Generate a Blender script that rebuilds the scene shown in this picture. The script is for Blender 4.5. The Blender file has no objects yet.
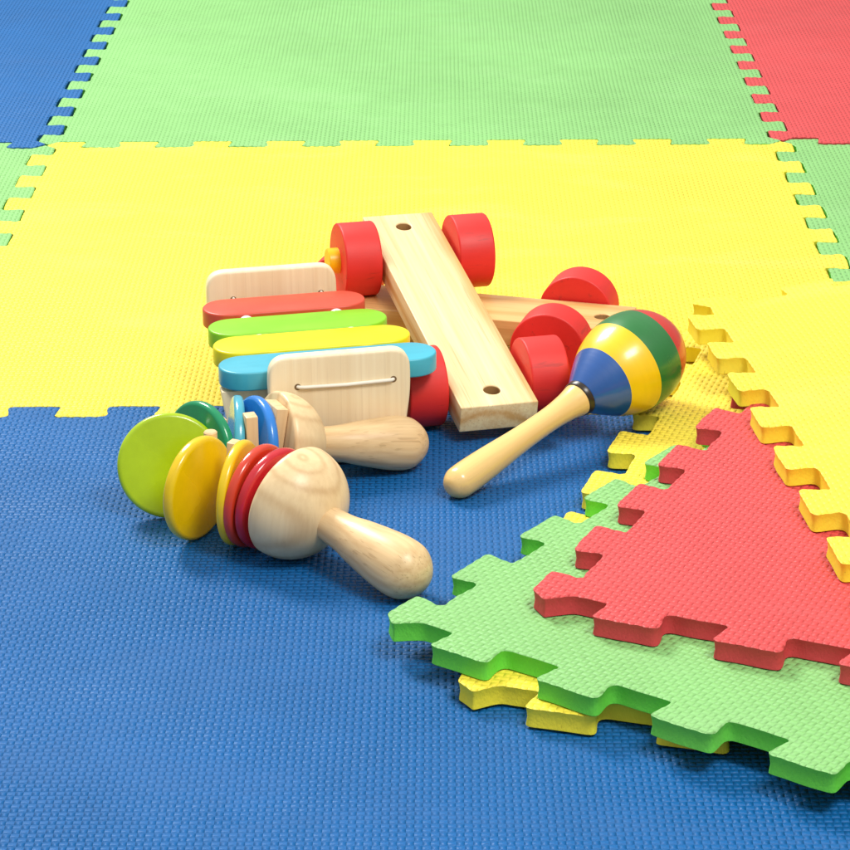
import bpy, bmesh, math, random
from mathutils import Vector, Matrix
random.seed(7)
scene = bpy.context.scene
col = scene.collection
PI = math.pi

# ------------------------------------------------------------------ helpers
def tag(o, label=None, cat=None, group=None, kind=None):
    if label: o['label'] = label
    if cat: o['category'] = cat
    if group: o['group'] = group
    if kind: o['kind'] = kind
    return o

def empty(name, mat=None):
    o = bpy.data.objects.new(name, None)
    o.empty_display_size = 0.02
    col.objects.link(o)
    if mat is not None: o.matrix_world = mat
    return o

def link(name, bm, material, parent=None, mat=None, smooth=None):
    me = bpy.data.meshes.new(name)
    bmesh.ops.recalc_face_normals(bm, faces=bm.faces)
    bm.to_mesh(me); bm.free()
    if not isinstance(material, (list, tuple)): material = [material]
    for m in material: me.materials.append(m)
    o = bpy.data.objects.new(name, me)
    col.objects.link(o)
    if parent: o.parent = parent
    if mat is not None: o.matrix_basis = mat
    if smooth is not None:
        for p in me.polygons: p.use_smooth = True
        try: me.set_sharp_from_angle(angle=math.radians(smooth))
        except Exception: pass
    return o

def bevel(bm, w, seg=3, ang=30):
    es = [e for e in bm.edges if len(e.link_faces) == 2 and e.calc_face_angle(0) > math.radians(ang)]
    bmesh.ops.bevel(bm, geom=es, offset=w, segments=seg, profile=0.5, affect='EDGES', clamp_overlap=True)
    return bm

def box(sx, sy, sz, w=0.001, seg=3):
    bm = bmesh.new()
    bmesh.ops.create_cube(bm, size=1.0)
    bmesh.ops.scale(bm, vec=(sx, sy, sz), verts=bm.verts)
    if w: bevel(bm, w, seg)
    return bm

def prism(pts, h, w=0.0, seg=3):
    """outline in XY, centred thickness h along Z"""
    bm = bmesh.new()
    b = [bm.verts.new((x, y, -h/2)) for x, y in pts]
    t = [bm.verts.new((x, y, h/2)) for x, y in pts]
    n = len(pts)
    bm.faces.new(t); bm.faces.new(list(reversed(b)))
    for i in range(n):
        bm.faces.new((b[i], b[(i+1) % n], t[(i+1) % n], t[i]))
    bmesh.ops.recalc_face_normals(bm, faces=bm.faces)
    if w:
        es = [e for e in bm.edges if len(e.link_faces) == 2 and len([f for f in e.link_faces if len(f.verts) > 4]) == 1]
        bmesh.ops.bevel(bm, geom=es, offset=w, segments=seg, profile=0.5, affect='EDGES', clamp_overlap=True)
    return bm

def lathe(prof, n=96):
    """profile (s, r) spun about local X"""
    bm = bmesh.new()
    rings = []
    for s, r in prof:
        if r < 1e-6: rings.append([bm.verts.new((s, 0, 0))])
        else: rings.append([bm.verts.new((s, r*math.cos(2*PI*k/n), r*math.sin(2*PI*k/n))) for k in range(n)])
    for a, b in zip(rings, rings[1:]):
        if len(a) == 1 and len(b) == 1: continue
        for k in range(n):
            k2 = (k+1) % n
            if len(a) == 1: bm.faces.new((a[0], b[k], b[k2]))
            elif len(b) == 1: bm.faces.new((a[k], a[k2], b[0]))
            else: bm.faces.new((a[k], a[k2], b[k2], b[k]))
    return bm

def spline(pts, n=8):
    """Catmull-Rom through (s, r) points"""
    out = []
    P = [pts[0]] + list(pts) + [pts[-1]]
    for i in range(1, len(P)-2):
        p0, p1, p2, p3 = P[i-1], P[i], P[i+1], P[i+2]
        for k in range(n):
            t = k/n
            out.append(tuple(0.5*((2*b)+(-a+c)*t+(2*a-5*b+4*c-d)*t*t+(-a+3*b-3*c+d)*t**3) for a, b, c, d in zip(p0, p1, p2, p3)))
    out.append(pts[-1])
    return [(s, max(r, 0)) for s, r in out]

def disc_prof(R, t, rd, r0=0.0):
    """rounded-rim disc: axis X, thickness t, rim rounding rd"""
    p = [(-t/2, 0.0), (-t/2, R*0.5)]
    for k in range(9):
        a = PI/2*k/8
        p.append((-t/2+rd-rd*math.cos(a), R-rd+rd*math.sin(a)))
    for k in range(9):
        a = PI/2*k/8
        p.append((t/2-rd+rd*math.sin(a), R-rd+rd*math.cos(a)))
    p += [(t/2, R*0.5), (t/2, 0.0)]
    return p

def axis_matrix(origin, x, up=(0, 0, 1)):
    x = Vector(x).normalized(); up = Vector(up)
    y = up.cross(x).normalized(); z = x.cross(y)
    m = Matrix((x, y, z)).transposed().to_4x4()
    m.translation = Vector(origin)
    return m

def ypr(yaw, pitch, roll):
    return Matrix.Rotation(yaw, 3, 'Z') @ Matrix.Rotation(-pitch, 3, 'Y') @ Matrix.Rotation(roll, 3, 'X')

# ------------------------------------------------------------------ materials
def srgb(r, g, b):
    f = lambda c: (c/255/12.92) if c/255 <= 0.04045 else ((c/255+0.055)/1.055)**2.4
    return (f(r), f(g), f(b), 1)

class NT:
    def __init__(s, name):
        s.m = bpy.data.materials.new(name); s.m.use_nodes = True
        s.t = s.m.node_tree; s.b = s.t.nodes['Principled BSDF']
    def n(s, kind, **kw):
        x = s.t.nodes.new(kind)
        for k, v in kw.items(): setattr(x, k, v)
        return x
    def l(s, a, b): s.t.links.new(a, b)
    def math(s, op, a, b=None, c=None):
        x = s.n('ShaderNodeMath', operation=op)
        for i, v in enumerate((a, b, c)):
            if v is None: continue
            if hasattr(v, 'is_output') or hasattr(v, 'links'): s.l(v, x.inputs[i])
            else: x.inputs[i].default_value = v
        return x.outputs[0]
    def noise(s, vec, scale, detail=3, rough=0.5, dist=0.0):
        x = s.n('ShaderNodeTexNoise'); x.inputs['Scale'].default_value = scale
        x.inputs['Detail'].default_value = detail; x.inputs['Roughness'].default_value = rough
        x.inputs['Distortion'].default_value = dist
        s.l(vec, x.inputs['Vector']); return x.outputs['Fac']
    def ramp(s, fac, stops):
        x = s.n('ShaderNodeValToRGB'); e = x.color_ramp.elements
        e[0].position, e[0].color = stops[0]; e[1].position, e[1].color = stops[-1]
        for p, c in stops[1:-1]:
            q = e.new(p); q.color = c
        s.l(fac, x.inputs['Fac']); return x.outputs['Color']
    def mapping(s, vec, sc=(1, 1, 1), loc=(0, 0, 0)):
        x = s.n('ShaderNodeMapping'); x.inputs['Scale'].default_value = sc; x.inputs['Location'].default_value = loc
        s.l(vec, x.inputs['Vector']); return x.outputs['Vector']
    def mix(s, fac, a, b, mode='MIX'):
        x = s.n('ShaderNodeMix', data_type='RGBA', blend_type=mode)
        for i, v in ((0, fac), (6, a), (7, b)):
            if hasattr(v, 'links'): s.l(v, x.inputs[i])
            else: x.inputs[i].default_value = v
        return x.outputs[2]

CELL = 0.0036
def foam(name, c, side=False, spec=0.5, rough=0.5, bump=1.0, dist=0.0012):
    N = NT(name)
    tc = N.n('ShaderNodeTexCoord').outputs['Object']
    sep = N.n('ShaderNodeSeparateXYZ'); N.l(tc, sep.inputs[0])
    big = N.noise(tc, 5.0, 3, 0.55); mid = N.noise(tc, 60.0, 2, 0.5)
    v = N.math('ADD', N.math('MULTIPLY', big, 0.7), N.math('MULTIPLY', mid, 0.3))
    k = 0.90
    dark = (c[0]*k, c[1]*k, c[2]*k, 1); lite = (min(c[0]*1.08, 1), min(c[1]*1.08, 1), min(c[2]*1.08+0.004, 1), 1)
    base = N.ramp(v, [(0.3, dark), (0.7, lite)])
    # tiny moulding pits
    pit = N.noise(tc, 420.0, 1, 0.4)
    pm = N.ramp(pit, [(0.20, (1, 1, 1, 1)), (0.24, (0, 0, 0, 1))])
    # scuffed, slightly dusty patches
    sc1 = N.noise(N.mapping(tc, (1, 2.2, 1)), 9.0, 5, 0.65, 0.6)
    scm = N.ramp(sc1, [(0.50, (0, 0, 0, 1)), (0.72, (1, 1, 1, 1))])
    gl = 0.3*c[0]+0.5*c[1]+0.2*c[2]
    base = N.mix(N.math('MULTIPLY', scm, 0.14), base, (0.5*c[0]+0.5*gl+0.03, 0.6*c[1]+0.4*gl+0.03, 0.6*c[2]+0.4*gl+0.03, 1))
    dirt = N.noise(N.mapping(tc, (1.3, 1, 1), (3, 1, 0)), 26.0, 6, 0.7)
    dm = N.ramp(dirt, [(0.60, (0, 0, 0, 1)), (0.70, (1, 1, 1, 1))])
    base = N.mix(N.math('MULTIPLY', dm, 0.14), base, (c[0]*0.55, c[1]*0.5, c[2]*0.5, 1))
    rr = N.ramp(sc1, [(0.35, (rough*0.9,)*3+(1,)), (0.7, (min(1, rough*1.3),)*3+(1,))])
    base = N.mix(N.math('MULTIPLY', pm, 0.45), base, (c[0]*0.45, c[1]*0.45, c[2]*0.45, 1))
    N.l(base, N.b.inputs['Base Color'])
    N.l(rr, N.b.inputs['Roughness'])
    N.b.inputs['Specular IOR Level'].default_value = spec
    if side:
        fine = N.noise(N.mapping(tc, (1, 1, 0.5)), 700.0, 4, 0.7)
        bp = N.n('ShaderNodeBump'); bp.inputs['Strength'].default_value = 0.7; bp.inputs['Distance'].default_value = 0.0006
        N.l(fine, bp.inputs['Height']); N.l(bp.outputs[0], N.b.inputs['Normal'])
        return N.m
    wob = N.math('MULTIPLY', N.math('SUBTRACT', N.noise(tc, 9.0, 1), 0.5), 0.5)
    u = N.math('ADD', N.math('DIVIDE', sep.outputs[0], CELL), wob)
    w = N.math('ADD', N.math('DIVIDE', sep.outputs[1], CELL), wob)
    iu = N.math('FLOOR', u); iv = N.math('FLOOR', w)
    fu = N.math('SUBTRACT', N.math('SUBTRACT', u, iu), 0.5)
    fv = N.math('SUBTRACT', N.math('SUBTRACT', w, iv), 0.5)
    par = N.math('FLOORED_MODULO', N.math('ADD', iu, iv), 2.0)
    cu = N.math('COSINE', N.math('MULTIPLY', fu, PI)); cv = N.math('COSINE', N.math('MULTIPLY', fv, PI))
    # plain weave: lengthwise thread on top in even cells, lower crosswise thread in odd cells
    a = N.math('MULTIPLY', N.math('POWER', cu, 0.8), N.math('MULTIPLY_ADD', cv, 0.42, 0.58))
    b = N.math('MULTIPLY', N.math('POWER', cv, 1.2), N.math('MULTIPLY_ADD', cu, 0.18, 0.30))
    h = N.math('ADD', N.math('MULTIPLY', a, N.math('SUBTRACT', 1.0, par)), N.math('MULTIPLY', b, par))
    rough_n = N.noise(tc, 900.0, 2)
    flat = N.math('MULTIPLY_ADD', N.noise(tc, 7.0, 3, 0.6), 1.1, 0.35)
    h = N.math('ADD', N.math('MULTIPLY', h, flat), N.math('MULTIPLY', rough_n, 0.16))
    dent = N.noise(tc, 22.0, 3, 0.5)
    h = N.math('ADD', h, N.math('MULTIPLY', dent, 0.5))
    bp = N.n('ShaderNodeBump'); bp.inputs['Strength'].default_value = 1.0 * bump; bp.inputs['Distance'].default_value = dist
    N.l(h, bp.inputs['Height']); N.l(bp.outputs[0], N.b.inputs['Normal'])
    return N.m

FC = {'yellow': (0.90, 0.72, 0.060, 1), 'green': (0.235, 0.52, 0.165, 1), 'blue': (0.002, 0.112, 0.345, 1), 'red': (0.64, 0.070, 0.070, 1)}
SC = {'yellow': (0.90, 0.77, 0.045, 1), 'green': (0.15, 0.67, 0.06, 1), 'blue': (0.01, 0.11, 0.34, 1), 'red': (0.64, 0.06, 0.07, 1)}
FOAM = {k: [foam('foam_'+k, c, rough=0.50, spec=0.32, dist={'blue': 0.0016, 'yellow': 0.0011, 'green': 0.0012, 'red': 0.0013}[k]), foam('foam_'+k+'_cut_edge', SC[k], side=True, rough=0.65, spec=0.3)] for k, c in FC.items()}

def wood(name, light, dark, ring=180.0, centre=(0, 0.03, -0.035), axis='X', rough=0.38, streak=0.35, spec=0.4, contrast=(0.25, 0.85), knot=0.0, rw=0.42, pores=0.30):
    N = NT(name)
    tc = N.n('ShaderNodeTexCoord').outputs['Object']
    d = N.n('ShaderNodeTexNoise'); d.inputs['Scale'].default_value = 14.0; d.inputs['Detail'].default_value = 2.0
    st = {'X': (0.35, 1, 1), 'Y': (1, 0.35, 1), 'Z': (1, 1, 0.35)}[axis]
    N.l(N.mapping(tc, st), d.inputs['Vector'])
    off = N.n('ShaderNodeVectorMath', operation='MULTIPLY_ADD')
    N.l(d.outputs['Color'], off.inputs[0]); off.inputs[1].default_value = (0.014, 0.014, 0.014); 
    N.l(tc, off.inputs[2])
    sep = N.n('ShaderNodeSeparateXYZ'); N.l(off.outputs[0], sep.inputs[0])
    ax = {'X': (1, 2), 'Y': (0, 2), 'Z': (0, 1)}[axis]
    cc = [centre[ax[0]], centre[ax[1]]]
    p = N.math('SUBTRACT', sep.outputs[ax[0]], cc[0]); q = N.math('SUBTRACT', sep.outputs[ax[1]], cc[1])
    r = N.math('SQRT', N.math('ADD', N.math('MULTIPLY', p, p), N.math('MULTIPLY', q, q)))
    fr = N.math('FRACT', N.math('MULTIPLY', r, ring))
    sn = N.math('MULTIPLY_ADD', N.math('SINE', N.math('MULTIPLY', fr, 2*PI)), 0.5, 0.5)
    g = N.math('POWER', sn, 3.0)
    sc = {'X': (6, 260, 260), 'Y': (260, 6, 260), 'Z': (260, 260, 6)}[axis]
    s1 = N.noise(N.mapping(tc, sc), 1.6, 3, 0.6)
    sc2 = {'X': (3, 60, 60), 'Y': (60, 3, 60), 'Z': (60, 60, 3)}[axis]
    s2 = N.noise(N.mapping(tc, sc2), 1.0, 2, 0.6)
    v = N.math('ADD', N.math('MULTIPLY', g, rw), N.math('ADD', N.math('MULTIPLY', s1, streak), N.math('MULTIPLY', s2, 0.45)))
    c = N.ramp(v, [(contrast[0], light), (contrast[1], dark)])
    pore = N.ramp(N.noise(N.mapping(tc, tuple(3*x for x in sc)), 1.0, 1), [(0.30, (1, 1, 1, 1)), (0.36, (0, 0, 0, 1))])
    c = N.mix(N.math('MULTIPLY', pore, pores), c, (dark[0]*0.6, dark[1]*0.55, dark[2]*0.5, 1))
    N.l(c, N.b.inputs['Base Color'])
    N.b.inputs['Roughness'].default_value = rough
    N.b.inputs['Specular IOR Level'].default_value = spec
    bp = N.n('ShaderNodeBump'); bp.inputs['Strength'].default_value = 0.18; bp.inputs['Distance'].default_value = 0.0004
    N.l(s1, bp.inputs['Height']); N.l(bp.outputs[0], N.b.inputs['Normal'])
    return N.m

def paint(name, c, rough=0.28, grain=0.25, spec=0.5, coat=0.0, wear=0.0, gs=(20, 220, 220)):
    N = NT(name)
    tc = N.n('ShaderNodeTexCoord').outputs['Object']
    n1 = N.noise(N.mapping(tc, gs), 1.0, 3, 0.6)
    n2 = N.noise(tc, 25.0, 3, 0.55)
    v = N.math('ADD', N.math('MULTIPLY', n1, grain), N.math('MULTIPLY', n2, 1-grain))
    col_ = N.ramp(v, [(0.3, (c[0]*0.84, c[1]*0.84, c[2]*0.84, 1)), (0.7, (min(1, c[0]*1.06), min(1, c[1]*1.06+0.003), min(1, c[2]*1.06+0.003), 1))])
    if wear:
        wn = N.noise(N.mapping(tc, (22, 150, 150)), 1.0, 4, 0.7)
        wm = N.ramp(wn, [(0.60, (0, 0, 0, 1)), (0.68, (1, 1, 1, 1))])
        col_ = N.mix(N.math('MULTIPLY', wm, wear), col_, (c[0]*0.35, c[1]*0.3+0.01, c[2]*0.3+0.01, 1))
    N.l(col_, N.b.inputs['Base Color'])
    rr = N.ramp(n2, [(0.3, (rough*0.85,)*3+(1,)), (0.7, (rough*1.2,)*3+(1,))]); N.l(rr, N.b.inputs['Roughness'])
    N.b.inputs['Specular IOR Level'].default_value = spec
    N.b.inputs['Coat Weight'].default_value = coat; N.b.inputs['Coat Roughness'].default_value = 0.14
    bp = N.n('ShaderNodeBump'); bp.inputs['Strength'].default_value = 0.12; bp.inputs['Distance'].default_value = 0.0004
    N.l(n1, bp.inputs['Height']); N.l(bp.outputs[0], N.b.inputs['Normal'])
    return N.m

W_pine = wood('pale_pine', (0.90, 0.74, 0.42, 1), (0.66, 0.38, 0.13, 1), ring=75, centre=(0, 0.012, -0.035), contrast=(0.34, 0.80), rw=0.30, streak=0.50)
W_pine2 = wood('honey_pine', (0.82, 0.52, 0.21, 1), (0.56, 0.27, 0.07, 1), ring=90, centre=(0, -0.02, -0.04), contrast=(0.32, 0.95), rw=0.24, streak=0.50)
W_plate = wood('cream_beech', (0.92, 0.79, 0.54, 1), (0.74, 0.55, 0.31, 1), ring=90, centre=(0, 0.0, 0.12), axis='Z', contrast=(0.36, 1.25), rw=0.08, streak=0.5, pores=0.08)
W_ball = wood('turned_maple', (0.87, 0.65, 0.36, 1), (0.50, 0.28, 0.11, 1), ring=125, centre=(0.014, 0.006, 0.022), axis='Z', contrast=(0.30, 1.15), rough=0.36, rw=0.25, streak=0.28, pores=0.05)
W_handle = wood('turned_handle_wood', (0.88, 0.64, 0.34, 1), (0.56, 0.33, 0.14, 1), ring=150, centre=(0, 0.006, -0.02), contrast=(0.34, 0.95), rough=0.36, rw=0.10, streak=0.6, pores=0.35)
W_maraca = wood('varnished_handle_wood', (0.88, 0.58, 0.21, 1), (0.62, 0.35, 0.11, 1), ring=80, centre=(0, 0.006, -0.02), contrast=(0.36, 1.1), rough=0.22, spec=0.6, rw=0.1, pores=0.1)
W_spacer = wood('spacer_wood', (0.84, 0.62, 0.34, 1), (0.60, 0.38, 0.18, 1), ring=150, centre=(0, 0.02, 0), axis='Z', rw=0.15)
W_bore = wood('drilled_hole_wood', (0.42, 0.24, 0.09, 1), (0.26, 0.13, 0.05, 1), ring=150, centre=(0, 0.02, 0), axis='Z', rw=0.15)
P_red = paint('red_stain_paint', (0.76, 0.020, 0.014), rough=0.52, wear=0.4, spec=0.55)
P_cap = paint('yellow_cap_paint', (0.85, 0.52, 0.0), rough=0.35)
P_bred = paint('red_bar_paint', (0.68, 0.07, 0.03), rough=0.38)
P_bgreen = paint('lime_bar_paint', (0.24, 0.60, 0.01), rough=0.35)
P_byellow = paint('yellow_bar_paint', (0.86, 0.72, 0.0), rough=0.35)
P_bblue = paint('sky_blue_bar_paint', (0.06, 0.42, 0.55), rough=0.35)
P_lime = paint('lime_disc_paint', (0.40, 0.58, 0.0), rough=0.25, coat=0.3)
P_dyellow = paint('yellow_disc_paint', (0.85, 0.56, 0.0), rough=0.25, coat=0.3)
P_dorange = paint('orange_red_disc_paint', (0.66, 0.045, 0.012), rough=0.22, coat=0.4)
P_dred = paint('deep_red_disc_paint', (0.55, 0.008, 0.018), rough=0.22, coat=0.4)
P_dgreen = paint('green_disc_paint', (0.0, 0.27, 0.10), rough=0.22, coat=0.4)
P_dcyan = paint('turquoise_disc_paint', (0.07, 0.42, 0.55), rough=0.22, coat=0.4)
P_dblue = paint('royal_blue_disc_paint', (0.02, 0.22, 0.70), rough=0.26, coat=0.4)
P_mblue = paint('maraca_blue', (0.012, 0.085, 0.33), rough=0.30, coat=0.45, grain=0.22, gs=(420, 9, 9))
P_myellow = paint('maraca_yellow', (0.88, 0.56, 0.0), rough=0.30, coat=0.45, grain=0.22, gs=(420, 9, 9))
P_mgreen = paint('maraca_green', (0.015, 0.17, 0.03), rough=0.30, coat=0.45, grain=0.22, gs=(420, 9, 9))
P_mred = paint('maraca_red', (0.60, 0.025, 0.012), rough=0.30, coat=0.45, grain=0.22, gs=(420, 9, 9))
P_black = paint('dark_tape', (0.03, 0.018, 0.010), rough=0.3)
P_bead = paint('white_bead', (0.80, 0.78, 0.72), rough=0.3)
P_string = paint('cream_cord', (0.92, 0.88, 0.76), rough=0.7)
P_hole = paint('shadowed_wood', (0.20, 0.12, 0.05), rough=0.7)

# ------------------------------------------------------------------ foam mats
PITCH = 0.06
def smooth_poly(pts, rad, n=4):
    """round every corner; rad per point"""
    out = []
    m = len(pts)
    for i in range(m):
        p0, p1, p2 = Vector(pts[i-1]), Vector(pts[i]), Vector(pts[(i+1) % m])
        r = rad[i] if isinstance(rad, list) else rad
        a = (p0-p1); b = (p2-p1)
        la, lb = a.length, b.length
        d = min(r, la*0.45, lb*0.45)
        s = p1 + a/la*d; e = p1 + b/lb*d
        for k in range(n+1):
            t = k/n
            out.append((1-t)**2*s + 2*t*(1-t)*p1 + t*t*e)
    # resample
    res = []
    for i in range(len(out)):
        a = out[i]; b = out[(i+1) % len(out)]
        L = (b-a).length
        if L < 1e-5: continue
        k = max(1, int(round(L/0.0018)))
        for j in range(k): res.append(a + (b-a)*(j/k))
    return res

def mat_outline(S=0.6, din=0.0088, dout=0.0082, neck=0.0140, tip=0.0172):
    """square mat, own teeth at s=.045+.06k along each counter-clockwise edge"""
    pts = []; rad = []
    n = int(round(S/PITCH))
    for side in range(4):
        c, s = [(1, 0), (0, 1), (-1, 0), (0, -1)][side]
        org = [(0, 0), (S, 0), (S, S), (0, S)][side]
        def P(a, o, r):   # a along the edge, o outward, r corner rounding
            pts.append((org[0] + c*a + s*o, org[1] + s*a - c*o)); rad.append(r)
        P(0.0015, -0.0002, 0.0014)          # clipped corner
        P(0.0125, -din-0.001, 0.0030)
        for k in range(n):
            x = 0.045 + PITCH*k
            P(x-neck, -din, 0.0028)
            P(x-tip, dout, 0.0038)
            if k < n-1:
                P(x+tip, dout, 0.0050); P(x+neck, -din, 0.0055)
            else:
                P(S-0.0075, dout, 0.0022)
    return pts, rad

def build_mat(name, colour, T=0.0105, S=0.6, gap=0.0, scale=1.0, bend=None, cuts=(), scallop=0.00016, flip=1, seed=0):
    rnd = random.Random(seed)
    base = smooth_poly(*mat_outline(S))
    base = [p*scale for p in base]
    n = len(base)
    # outward normals
    nor = []
    for i in range(n):
        d = (base[(i+1) % n]-base[i-1]).normalized()
        nor.append(Vector((d.y, -d.x)))
    # slight unevenness of the die-cut line
    jit = [0.0]*n
    for f in range(1, 60):
        ph = rnd.random()*2*PI; am = 0.00006*rnd.random()
        for i in range(n): jit[i] += am*math.sin(2*PI*f*i/n*3+ph)
    rings = [(-0.0016, T, 0), (-0.0006, T-0.0001, 1), (0.0, T-0.0006, 1), (-0.0005, T*0.75, 0), (-0.0009, T*0.45, 0), (-0.0004, T*0.15, 0), (-0.0003, 0.0004, 0), (-0.0008, 0.0, 0)]
    bm = bmesh.new()
    R = []
    for off, z, sc in rings:
        row = []
        for i in range(n):
            p = base[i] + nor[i]*(off+jit[i]-gap)
            zz = z
            if sc:
                zz += scallop*math.sin(PI*p.x/CELL)*math.cos(PI*p.y/CELL)*1.6
            row.append(bm.verts.new((p.x, p.y, zz)))
        R.append(row)
    from mathutils.geometry import delaunay_2d_cdt
    def cap(row, mi, flip):
        P = [Vector((v.co.x, v.co.y)) for v in row]
        vo, eo, fo, ov, oe, of = delaunay_2d_cdt(P, [], [list(range(n))], 1, 1e-7)
        vm = []
        for k, q in enumerate(vo):
            vm.append(row[ov[k][0]] if ov[k] else bm.verts.new((q.x, q.y, row[0].co.z)))
        for f in fo:
            vs = [vm[k] for k in f]
            if flip: vs.reverse()
            try: bm.faces.new(vs).material_index = mi
            except ValueError: pass
    cap(R[0], 0, False); cap(R[-1], 1, True)
    for a, (ra, rb) in enumerate(zip(R, R[1:])):
        for i in range(n):
            j = (i+1) % n
            f = bm.faces.new((rb[i], rb[j], ra[j], ra[i]))
            f.material_index = 0 if a < 2 else 1
            f.smooth = True
    for nrm, d in cuts:
        g = bm.verts[:] + bm.edges[:] + bm.faces[:]
        bmesh.ops.bisect_plane(bm, geom=g, plane_co=Vector(nrm)*d, plane_no=Vector(nrm))
    if bend:
        for v in bm.verts: v.co.z += bend(v.co.x/scale, v.co.y/scale)
    me = bpy.data.meshes.new(name)
    bm.to_mesh(me); bm.free()
    for m in FOAM[colour]: me.materials.append(m)
    o = bpy.data.objects.new(name, me)
    col.objects.link(o)
    try: me.set_sharp_from_angle(angle=math.radians(50))
    except Exception: pass
    return o

FT = 0.0105
def floor_mat(colour, ix, iy, dz, label, seed):
    r = random.Random(seed)
    o = build_mat('foam_mat', colour, gap=0.00045, seed=seed)
    # the weave runs the same way in every mat; each lies a hair off true
    o.location = (ix*0.6 + r.uniform(-.0004, .0004), iy*0.6 + r.uniform(-.0004, .0004), -FT+dz)
    tag(o, label, 'play mat', 'interlocked mats of the play floor')
    return o
floor_mat('yellow', 0, 0, 0.0, 'pale yellow foam puzzle mat of the floor, lying under both wooden carts', 1)
floor_mat('green', 0, 1, 0.0002, 'light green foam mat of the floor, behind the big yellow mat', 2)
floor_mat('blue', 0, -1, 0.0001, 'big blue foam mat in front, with both clappers lying on it', 3)
floor_mat('blue', -1, 1, 0.0006, 'blue foam mat in the far upper left corner of the floor', 4)
floor_mat('red', 1, 1, 0.0005, 'flat red foam mat in the far upper right corner of the floor', 5)
floor_mat('green', -1, 0, -0.0002, 'green foam mat joined to the left side of the big yellow mat', 6)
floor_mat('green', 1, 0, -0.0004, 'green foam mat joined to the right side of the big yellow floor mat', 7)

# plain floor below the mats
bm = bmesh.new(); bmesh.ops.create_grid(bm, x_segments=1, y_segments=1, size=3.0)
N = NT('grey_floor'); tc = N.n('ShaderNodeTexCoord').outputs['Object']
N.l(N.ramp(N.noise(tc, 3.0, 4), [(0.3, (0.16, 0.15, 0.14, 1)), (0.7, (0.22, 0.21, 0.20, 1))]), N.b.inputs['Base Color'])
fl = link('floor', bm, N.m); fl.location = (0.3, 0.3, -0.0122); tag(fl, 'plain floor under the foam mats', kind='structure')

def loose_mat(colour, x, y, th, sc, ztop, label, seed, bend=None, cuts=(), S=0.6):
    o = build_mat('foam_mat', colour, S=S, scale=sc, seed=seed, bend=bend, cuts=cuts, T=FT)
    o.matrix_world = Matrix.Translation((x, y, ztop-FT)) @ Matrix.Rotation(th, 4, 'Z')
    tag(o, label, 'play mat', 'loose mats stacked on the floor')
    return o
loose_mat('yellow', 0.3342, -0.3902, -0.2973, 1.0188, 0.0118, 'loose yellow foam mat at the bottom of the stack, under the maraca head', 11, S=0.54)
loose_mat('green', 0.2969, -0.3397, -0.6298, 1.0129, 0.0226, 'loose light green foam mat in the stack, directly under the loose red mat', 12)
loose_mat('red', 0.3696, -0.3363, -0.4314, 1.0089, 0.0334, 'loose red foam mat lying on top of the loose green mat', 13, S=0.42)
def bendB(x, y):
    k = min(1.0, max(0.0, 1-x/0.14)); k = k*k*(3-2*k)
    return 0.003*(1-k)*max(0.0, (y-0.34)/0.26) - 0.011*k*max(0.0, (y-0.34)/0.26)**1.6
loose_mat('yellow', 0.5415, -0.4997, 0.101, 1.0054, 0.0443, 'loose yellow foam mat on top of the stack, overlapping the red mat', 14,
          bend=bendB, cuts=[((0, 1, 0), 0.34+0.02*i) for i in range(13)] + [((1, 0, 0), 0.015*i) for i in range(1, 10)])

# ------------------------------------------------------------------ wooden carts
L_, W_, T_, HD, RW, AX, GAP, WW = 0.2393, 0.0471, 0.0168, 0.017, 0.0239, 0.0405, 0.0019, 0.0237
def plank_bm(seg=32):
    bm = bmesh.new()
    hr = 0.0050
    # outline split into strips so that the two peg holes go right through
    hx = [-L_/2+HD, L_/2-HD]
    def ring(z):
        vs = {}
        return vs
    def half(xc, x0, x1, z):
        return
    top = []; 
    for z in (T_/2, -T_/2):
        outer = [bm.verts.new((x, y, z)) for x, y in ((-L_/2, -W_/2), (0, -W_/2), (L_/2, -W_/2), (L_/2, W_/2), (0, W_/2), (-L_/2, W_/2))]
        holes = []
        for xc in hx:
            holes.append([bm.verts.new((xc+hr*math.cos(2*PI*k/seg), hr*math.sin(2*PI*k/seg), z)) for k in range(seg)])
        top.append((outer, holes))
        # left half: outer 0,1,4,5 around hole 0 ; right half: outer 1,2,3,4 around hole 1
        for corners, hole in (((outer[0], outer[1], outer[4], outer[5]), holes[0]), ((outer[1], outer[2], outer[3], outer[4]), holes[1])):
            q = seg//4
            # hole angles: -135deg -> corner 0, -45 -> 1, 45 -> 2, 135 -> 3
            idx = [int(seg*a/360) % seg for a in (225, 315, 45, 135)]
            for c in range(4):
                a, b = corners[c], corners[(c+1) % 4]
                i0 = idx[c]; arc = [hole[(i0+k) % seg] for k in range(q+1)]
                bm.faces.new([a, b] + list(reversed(arc)))
    (o1, h1), (o2, h2) = top
    for i in range(6):
        j = (i+1) % 6
        bm.faces.new((o1[i], o1[j], o2[j], o2[i]))
    for a, b in zip(h1, h2):
        for k in range(seg):
            k2 = (k+1) % seg
            bm.faces.new((a[k], b[k], b[k2], a[k2])).material_index = 1
    bmesh.ops.recalc_face_normals(bm, faces=bm.faces)
    es = [e for e in bm.edges if len(e.link_faces) == 2 and e.calc_face_angle(0) > math.radians(60)]
    bmesh.ops.bevel(bm, geom=es, offset=0.0008, segments=3, profile=0.5, affect='EDGES', clamp_overlap=True)
    return bm

def wheel_prof(R, t):
    rd = 0.0013
    hr = 0.0042
    p = [(-t/2, hr)]
    for k in range(7):
        a = PI/2*k/6; p.append((-t/2+rd-rd*math.cos(a), R-rd+rd*math.sin(a)))
    for k in range(7):
        a = PI/2*k/6; p.append((t/2-rd+rd*math.sin(a), R-rd+rd*math.cos(a)))
    p += [(t/2, hr), (-t/2, hr)]
    return p

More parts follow.
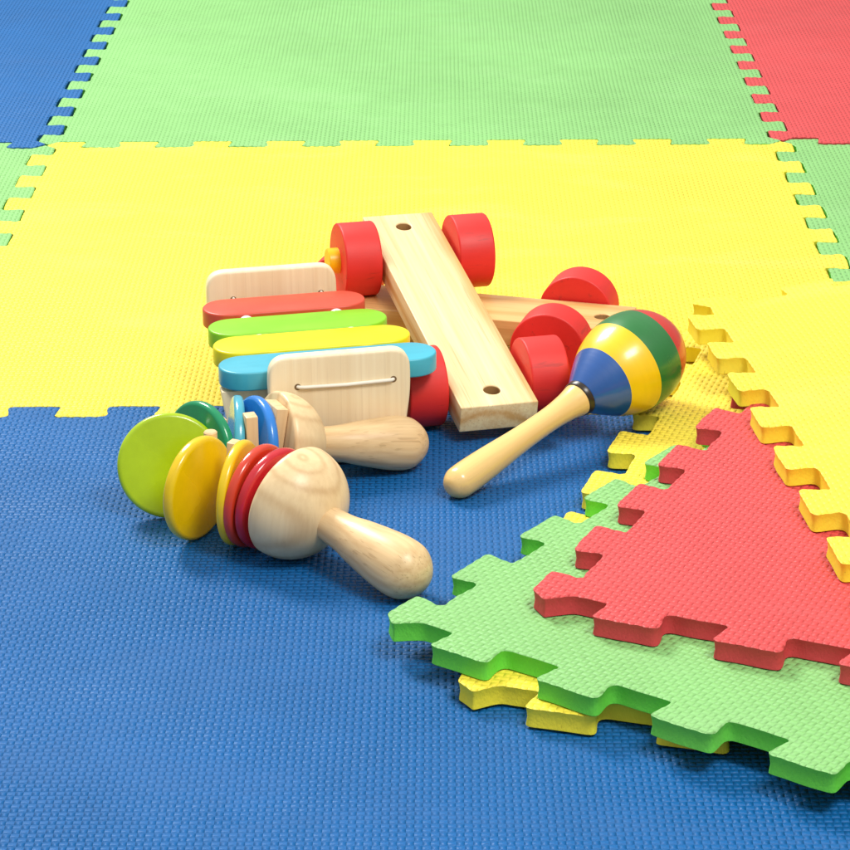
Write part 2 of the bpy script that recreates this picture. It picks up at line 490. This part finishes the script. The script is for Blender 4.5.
def rot_x_to_y():   # local X axis of a lathe -> Y
    return Matrix.Rotation(PI/2, 4, 'Z')

def make_cart(mat, wood_m, label, seed=0, spin=(0, 0, 0, 0)):
    root = empty('wooden_cart', mat)
    tag(root, label, 'toy cart', 'wooden push carts lying across each other')
    link('plank', plank_bm(), [wood_m, W_bore], root, smooth=40)
    i = 0
    for sx in (-1, 1):
        xa = sx*(L_/2-AX)
        hl = W_/2+GAP+WW
        ax = lathe([(-hl+0.002, 0), (-hl+0.002, 0.0036), (hl+0.001, 0.0036), (hl+0.001, 0)], 24)
        link('axle', ax, W_spacer, root, Matrix.Translation((xa, 0, 0)) @ rot_x_to_y(), smooth=40)
        for sy in (-1, 1):
            m = Matrix.Translation((xa, sy*(W_/2+GAP+WW/2), 0)) @ rot_x_to_y() @ Matrix.Rotation(spin[i], 4, 'X')
            w = link('wheel', lathe(wheel_prof(RW, WW), 96), P_red, root, m, smooth=40)
            i += 1
            if sy == 1:
                cap = [(WW/2-0.001, 0), (WW/2-0.001, 0.0083), (WW/2+0.0066, 0.0083), (WW/2+0.0072, 0.0077), (WW/2+0.0072, 0)]
                link('axle_cap', lathe(cap, 48), P_cap, w, smooth=40)
    return root

def cart_matrix(x, y, z, yaw, pitch, roll):
    m = ypr(yaw, pitch, roll).to_4x4(); m.translation = (x, y, z); return m
make_cart(cart_matrix(0.3240, 0.0596, 0.0393, 1.84, 0.1951, 0.0159), W_pine,
          'pale wooden cart with red wheels, tilted on top across the other cart', spin=(0.4, 2.0, 1.2, 3.3))
make_cart(cart_matrix(0.3241, 0.1046, 0.0240, -0.2782, 0, 0), W_pine2,
          'honey coloured wooden cart underneath the other one, its end behind the maraca', spin=(1.4, 0.3, 2.2, 0.1))

# ------------------------------------------------------------------ xylophone
xm = Matrix.Translation((0.2387, -0.0842, 0)) @ Matrix.Rotation(math.radians(12.6), 4, 'Z')
xy = empty('xylophone', xm)
tag(xy, 'small xylophone with four coloured bars between two cream wooden end plates', 'xylophone')
def plate_bm():
    # outline in local X (width), Z (height) -> prism along Z then stood up
    xc, zt, zb = 0.0245, 0.0680, 0.0012
    wt, wb = 0.0412, 0.0352
    raw = [(xc-wb, zb), (xc+wb, zb), (xc+wt, 0.045), (xc+wt-0.001, zt), (xc-wt+0.001, zt), (xc-wt, 0.045)]
    rad = [0.012, 0.012, 0.03, 0.021, 0.021, 0.03]
    pts = []
    m = len(raw)
    for i in range(m):
        p0, p1, p2 = Vector(raw[i-1]), Vector(raw[i]), Vector(raw[(i+1) % m])
        a, b = (p0-p1), (p2-p1); d = min(rad[i], a.length*0.48, b.length*0.48)
        s, e = p1+a.normalized()*d, p1+b.normalized()*d
        for k in range(13):
            t = k/12
            q = (1-t)**2*s+2*t*(1-t)*p1+t*t*e
            if not pts or (Vector(pts[-1])-q).length > 1e-5: pts.append((q.x, q.y))
    bm = prism(pts, 0.0085, 0.0018, 4)
    bmesh.ops.rotate(bm, cent=(0, 0, 0), matrix=Matrix.Rotation(PI/2, 3, 'X'), verts=bm.verts)
    return bm
def tube(pts, r, n=10):
    bm = bmesh.new(); rings = []
    for i, p in enumerate(pts):
        p = Vector(p)
        d = (Vector(pts[min(i+1, len(pts)-1)])-Vector(pts[max(i-1, 0)])).normalized()
        a = d.orthogonal().normalized()
        if abs(d.z) < 0.9: a = Vector((0, 0, 1)).cross(d).normalized()
        b = d.cross(a)
        rings.append([bm.verts.new(p+a*r*math.cos(2*PI*k/n)+b*r*math.sin(2*PI*k/n)) for k in range(n)])
    for x, y in zip(rings, rings[1:]):
        for k in range(n): bm.faces.new((x[k], x[(k+1) % n], y[(k+1) % n], y[k]))
    bm.faces.new(rings[0]); bm.faces.new(list(reversed(rings[-1])))
    return bm
HZ = 0.0502
for yy in (-0.0045, 0.1580):
    p = link('end_plate', plate_bm(), W_plate, xy, Matrix.Translation((0 if yy < 0 else -0.0125, yy, 0 if yy < 0 else -0.0008)), smooth=35)
    f = -1 if yy < 0 else 1
    for hx_ in (0.0, 0.0552):
        for sd in (-1, 1):
            h = lathe([(-0.00015, 0), (-0.00015, 0.0019), (0.00015, 0.0019), (0.00015, 0)], 24)
            link('string_hole', h, P_hole, p, Matrix.Translation((hx_, sd*0.0043, HZ)) @ rot_x_to_y())
    s = tube([(0.0, f*0.0040, HZ), (0.001, f*0.0052, HZ), (0.004, f*0.0055, HZ-0.0001), (0.028, f*0.0053, HZ-0.0006), (0.0512, f*0.0055, HZ), (0.0542, f*0.0052, HZ), (0.0552, f*0.0040, HZ)], 0.00105)
    link('string', s, P_string, p, smooth=60)
bars = [('red', P_bred, 0.0140, 0.121, 0.100), ('green', P_bgreen, 0.0163, 0.0845, 0.108), ('yellow', P_byellow, 0.0192, 0.0526, 0.117), ('blue', P_bblue, 0.0226, 0.0190, 0.127)]
BT = 0.0112
for nm, m, xc, yc, ln in bars:
    w = 0.0152
    pts = []
    for k in range(25):
        a = -PI/2+PI*k/24; pts.append((ln/2-w+w*math.cos(a), w*math.sin(a)))
    for k in range(25):
        a = PI/2+PI*k/24; pts.append((-ln/2+w+w*math.cos(a), w*math.sin(a)))
    link('bar', prism(pts, BT, 0.0012, 3), m, xy, Matrix.Translation((xc, yc, HZ+0.0004)), smooth=35)['label'] = nm + ' xylophone bar'
for sx in (0.0, 0.0552):
    link('cord', tube([(sx, -0.002, HZ), (sx-0.006, 0.0332, HZ), (sx-0.0095, 0.068, HZ), (sx-0.012, 0.1028, HZ), (sx-0.0125, 0.156, HZ)], 0.0008), P_string, xy, smooth=60)
    for yc, dx in ((0.1028, -0.012), (0.0680, -0.0095), (0.0332, -0.006)):
        b = bmesh.new(); bmesh.ops.create_uvsphere(b, u_segments=24, v_segments=14, radius=0.0050)
        link('bead', b, P_bead, xy, Matrix.Translation((sx+dx, yc, HZ+0.0006)), smooth=60)
for yc in (0.016,):
    pts = [(-0.034, 0.0), (0.050, 0.0), (0.053, 0.0425), (-0.0405, 0.0425)]
    b = prism(pts, 0.010, 0.001, 2); bmesh.ops.rotate(b, cent=(0, 0, 0), matrix=Matrix.Rotation(PI/2, 3, 'X'), verts=b.verts)
    link('support_board', b, W_plate, xy, Matrix.Translation((0, yc, 0.0006)), smooth=35)

# ------------------------------------------------------------------ clappers
CR = Vector((0.99996869, 0.00436413, -0.00660055)); CU = Vector((0.00452834, 0.36844302, 0.9296393)); CF = Vector((-0.00648899, 0.92964009, -0.36841173))
def cdir(x, y, z): return (CR*x + CU*y - CF*z).normalized()

def clapper(ball, tip, Rb, Rt, label, discs, spacers):
    ball, tip = Vector(ball), Vector(tip)
    u = (tip-ball).normalized(); L = (tip-ball).length
    root = empty('wooden_clapper', Matrix.Translation((ball.x, ball.y, 0)))
    tag(root, label, 'toy clapper', 'disc clappers with wooden handles')
    inv = root.matrix_world.inverted()
    # half ball
    prof = [(0.0, 0.0), (0.0, Rb-0.0016), (0.0004, Rb-0.0006), (0.0014, Rb)]
    for k in range(1, 25):
        a = PI/2*k/24
        prof.append((0.0014+(Rb-0.0014)*math.sin(a), max(Rb*math.cos(a), 0)))
    link('ball', lathe(prof), W_ball, root, inv @ axis_matrix(ball, u), smooth=50)
    hp = spline([(Rb*0.80, Rt*0.60), (Rb*1.02, Rt*0.60), (Rb*1.35, Rt*0.66), (L*0.62, Rt*0.78), (L*0.80, Rt*0.93), (L*0.93, Rt), (L+Rt*0.18, Rt*0.975), (L+Rt*0.55, Rt*0.80), (L+Rt*0.85, Rt*0.50), (L+Rt*0.97, Rt*0.22), (L+Rt*1.0, 0.0)], 6)
    hp = [(hp[0][0], 0.0)] + hp
    link('handle', lathe(hp, 72), W_handle, root, inv @ axis_matrix(ball, u), smooth=60)
    for nm, m, c, n, R, t in discs:
        o = link('disc', lathe(disc_prof(R, t, t*0.42), 96), m, root, inv @ axis_matrix(c, n), smooth=50)
        o['label'] = nm + ' disc'
    for c, n, sx, sy, sz in spacers:
        if sy == 0:
            b = lathe([(-sz/2, 0), (-sz/2, sx-0.0006), (-sz/2+0.0006, sx), (sz/2-0.0006, sx), (sz/2, sx-0.0006), (sz/2, 0)], 32)
            mm = axis_matrix(c, (0, 0, 1), up=(1, 0, 0))
        else:
            b = box(sx, sy, sz, 0.0007, 2); mm = axis_matrix(c, n)
        link('spacer', b, W_spacer, root, inv @ mm, smooth=40)
    # cord running through everything
    cs = [ball+u*0.004] + [Vector(d[2]) for d in discs[:3]]
    link('cord', tube([inv @ p for p in cs], 0.0008), P_string, root, smooth=60)
    return root, u

fb = (0.24186, -0.20968, 0.0312); ft = (0.30185, -0.26421, 0.0160)
uf = (Vector(ft)-Vector(fb)).normalized()
def unp_at(px, py, z):
    f = 2633.72; d = CF*f + CR*(px-425) - CU*(py-425)
    t = (z-0.57782)/d.z
    return Vector((0.32207, -1.48326, 0.57782)) + d*t

n_red = cdir(0.70, -0.41, 0.58)
front, _ = clapper(fb, ft, 0.0312, 0.0158,
    'front wooden clapper with lime, yellow and red discs',
    [('deep red', P_dred, unp_at(272.5, 498.5, 0.0288), cdir(0.79, -0.34, 0.51), 0.0284, 0.0062),
     ('orange red', P_dorange, unp_at(256, 495.5, 0.0288), cdir(0.86, -0.27, 0.43), 0.0284, 0.0060),
     ('narrow yellow', P_dyellow, unp_at(239, 492.5, 0.0288), cdir(0.955, -0.13, 0.26), 0.0284, 0.0058),
     ('yellow', P_dyellow, (0.1915, -0.1875, 0.0287), cdir(0.85, -0.21, 0.48), 0.0286, 0.0066),
     ('lime', P_lime, (0.1732, -0.1530, 0.0276), cdir(0.16, -0.02, 0.985), 0.0288, 0.0064)],
    [((0.2105, -0.1868, 0.0315), cdir(0.9, -0.17, 0.35), 0.0050, 0.007, 0.048),
     ((0.1975, -0.1690, 0.0275), (0, 0, 1), 0.0037, 0, 0.053)])
bb = (0.22864, -0.12702, 0.0300); bt = (0.29920, -0.09295, 0.0158)
ub = (Vector(bt)-Vector(bb)).normalized()
back, _ = clapper(bb, bt, 0.0290, 0.0155,
    'rear wooden clapper with green, turquoise and blue discs beside the xylophone',
    [('royal blue', P_dblue, (0.2178, -0.1290, 0.0287), ub, 0.0284, 0.0062),
     ('turquoise', P_dcyan, (0.2072, -0.1275, 0.0287), Vector((0.985, 0.13, -0.1)), 0.0282, 0.0060),
     ('green', P_dgreen, (0.1883, -0.1366, 0.0287), Vector((0.72, 0.68, -0.16)), 0.0286, 0.0062)],
    [((0.2270, -0.1330, 0.0290), ub, 0.0070, 0.018, 0.052),
     ((0.2172, -0.1435, 0.0275), Vector((0.95, 0.30, 0)), 0.0068, 0.009, 0.052),
     ((0.1985, -0.1335, 0.0250), Vector((0.90, 0.42, 0)), 0.0065, 0.014, 0.047)])

# ------------------------------------------------------------------ maraca
mo = Vector((0.33188, -0.13414, 0.0092)); mh = Vector((0.43344, -0.03148, 0.0418))
mu = (mh-mo).normalized()
mr = empty('maraca', Matrix.Translation((mo.x, mo.y, 0)))
tag(mr, 'striped blue, yellow, green and red maraca with a pale wooden handle', 'maraca')
mi = mr.matrix_world.inverted() @ axis_matrix(mo, mu)
hp = [(-0.0094, 0.0), (-0.0091, 0.0028), (-0.0075, 0.0058), (-0.0040, 0.0083), (0.0, 0.0093), (0.010, 0.0094), (0.025, 0.0088), (0.045, 0.0076), (0.062, 0.0070), (0.078, 0.0071), (0.090, 0.0081), (0.0985, 0.0096), (0.1000, 0.0098)]
link('handle', lathe(spline(hp, 5)+[(0.1000, 0.0)], 72), W_maraca, mr, mi, smooth=60)
link('tape_ring', lathe([(0.0992, 0), (0.0992, 0.0100), (0.0996, 0.0104), (0.1026, 0.0108), (0.1030, 0.0104), (0.1030, 0)], 72), P_black, mr, mi, smooth=40)
head = spline([(0.1028, 0.0104), (0.1080, 0.0138), (0.1140, 0.0176), (0.1200, 0.0212), (0.1262, 0.0246), (0.1330, 0.0272), (0.1400, 0.0289), (0.1480, 0.0296), (0.1560, 0.0289), (0.1640, 0.0265), (0.1710, 0.0226), (0.1770, 0.0171), (0.1805, 0.0117), (0.1822, 0.0060), (0.1826, 0.0)], 6)
bounds = [(0.1029, 0.1218, P_mblue, 'blue'), (0.1218, 0.1405, P_myellow, 'yellow'), (0.1405, 0.1600, P_mgreen, 'green'), (0.1600, 0.2, P_mred, 'red')]
def rad_at(s):
    for a, b in zip(head, head[1:]):
        if a[0] <= s <= b[0] and b[0] > a[0]: return a[1]+(b[1]-a[1])*(s-a[0])/(b[0]-a[0])
    return 0
pf = [p for p in head]
for s0, s1, m, nm in bounds[:-1]:
    pf.append((s1, rad_at(s1)))
pf = sorted(set(pf), key=lambda p: (p[0], -p[1]))
bm = lathe([(0.1028, 0.0)]+pf, 128)
hd = link('head', bm, [b[2] for b in bounds], mr, mi, smooth=60)
for p in hd.data.polygons:
    cx = sum(hd.data.vertices[v].co.x for v in p.vertices)/len(p.vertices)
    for k, (s0, s1, m, nm) in enumerate(bounds):
        if s0 <= cx < s1: p.material_index = k

# ------------------------------------------------------------------ camera
cam = bpy.data.cameras.new('camera'); co = bpy.data.objects.new('camera', cam); col.objects.link(co)
cm = Matrix((CR, CU, -CF)).transposed().to_4x4(); cm.translation = (0.32207, -1.48326, 0.57782)
co.matrix_world = cm
cam.sensor_width = 36.0; cam.lens = 2633.72/850*36.0; cam.clip_start = 0.05; cam.clip_end = 50
scene.camera = co

# ------------------------------------------------------------------ light
def area(name, loc, target, size, power, color=(1, 1, 1), sy=None):
    d = bpy.data.lights.new(name, 'AREA'); d.energy = power; d.color = color
    d.shape = 'RECTANGLE'; d.size = size; d.size_y = sy or size
    o = bpy.data.objects.new(name, d); col.objects.link(o)
    o.location = loc
    o.rotation_euler = (Vector(target)-Vector(loc)).to_track_quat('-Z', 'Y').to_euler()
    return o
area('window_light', (-0.55, 1.12, 1.65), (0.25, 0.2, 0), 0.55, 43, (1.0, 0.985, 0.95), 0.75)
area('room_lamp', (0.85, -0.90, 1.35), (0.3, -0.1, 0), 0.42, 15, (1.0, 0.97, 0.92))
w = bpy.data.worlds.new('World'); scene.world = w; w.use_nodes = True
bg = w.node_tree.nodes['Background']; bg.inputs[1].default_value = 0.72
wt = w.node_tree
g = wt.nodes.new('ShaderNodeTexCoord'); sx = wt.nodes.new('ShaderNodeSeparateXYZ'); cr = wt.nodes.new('ShaderNodeValToRGB')
wt.links.new(g.outputs['Generated'], sx.inputs[0]); wt.links.new(sx.outputs[2], cr.inputs['Fac']); wt.links.new(cr.outputs['Color'], bg.inputs[0])
e = cr.color_ramp.elements
e[0].position, e[0].color = 0.0, (0.42, 0.40, 0.38, 1)       # room walls low down
e[1].position, e[1].color = 0.75, (0.97, 0.98, 1.0, 1)       # bright ceiling
q = e.new(0.35); q.color = (0.55, 0.54, 0.53, 1)

scene.render.engine = 'CYCLES'
scene.cycles.use_denoising = True
scene.cycles.max_bounces = 8
scene.view_settings.view_transform = 'Standard'
scene.view_settings.look = 'None'
scene.view_settings.exposure = 0.20
scene.view_settings.gamma = 1.0
scene.render.resolution_x = 1024; scene.render.resolution_y = 1024
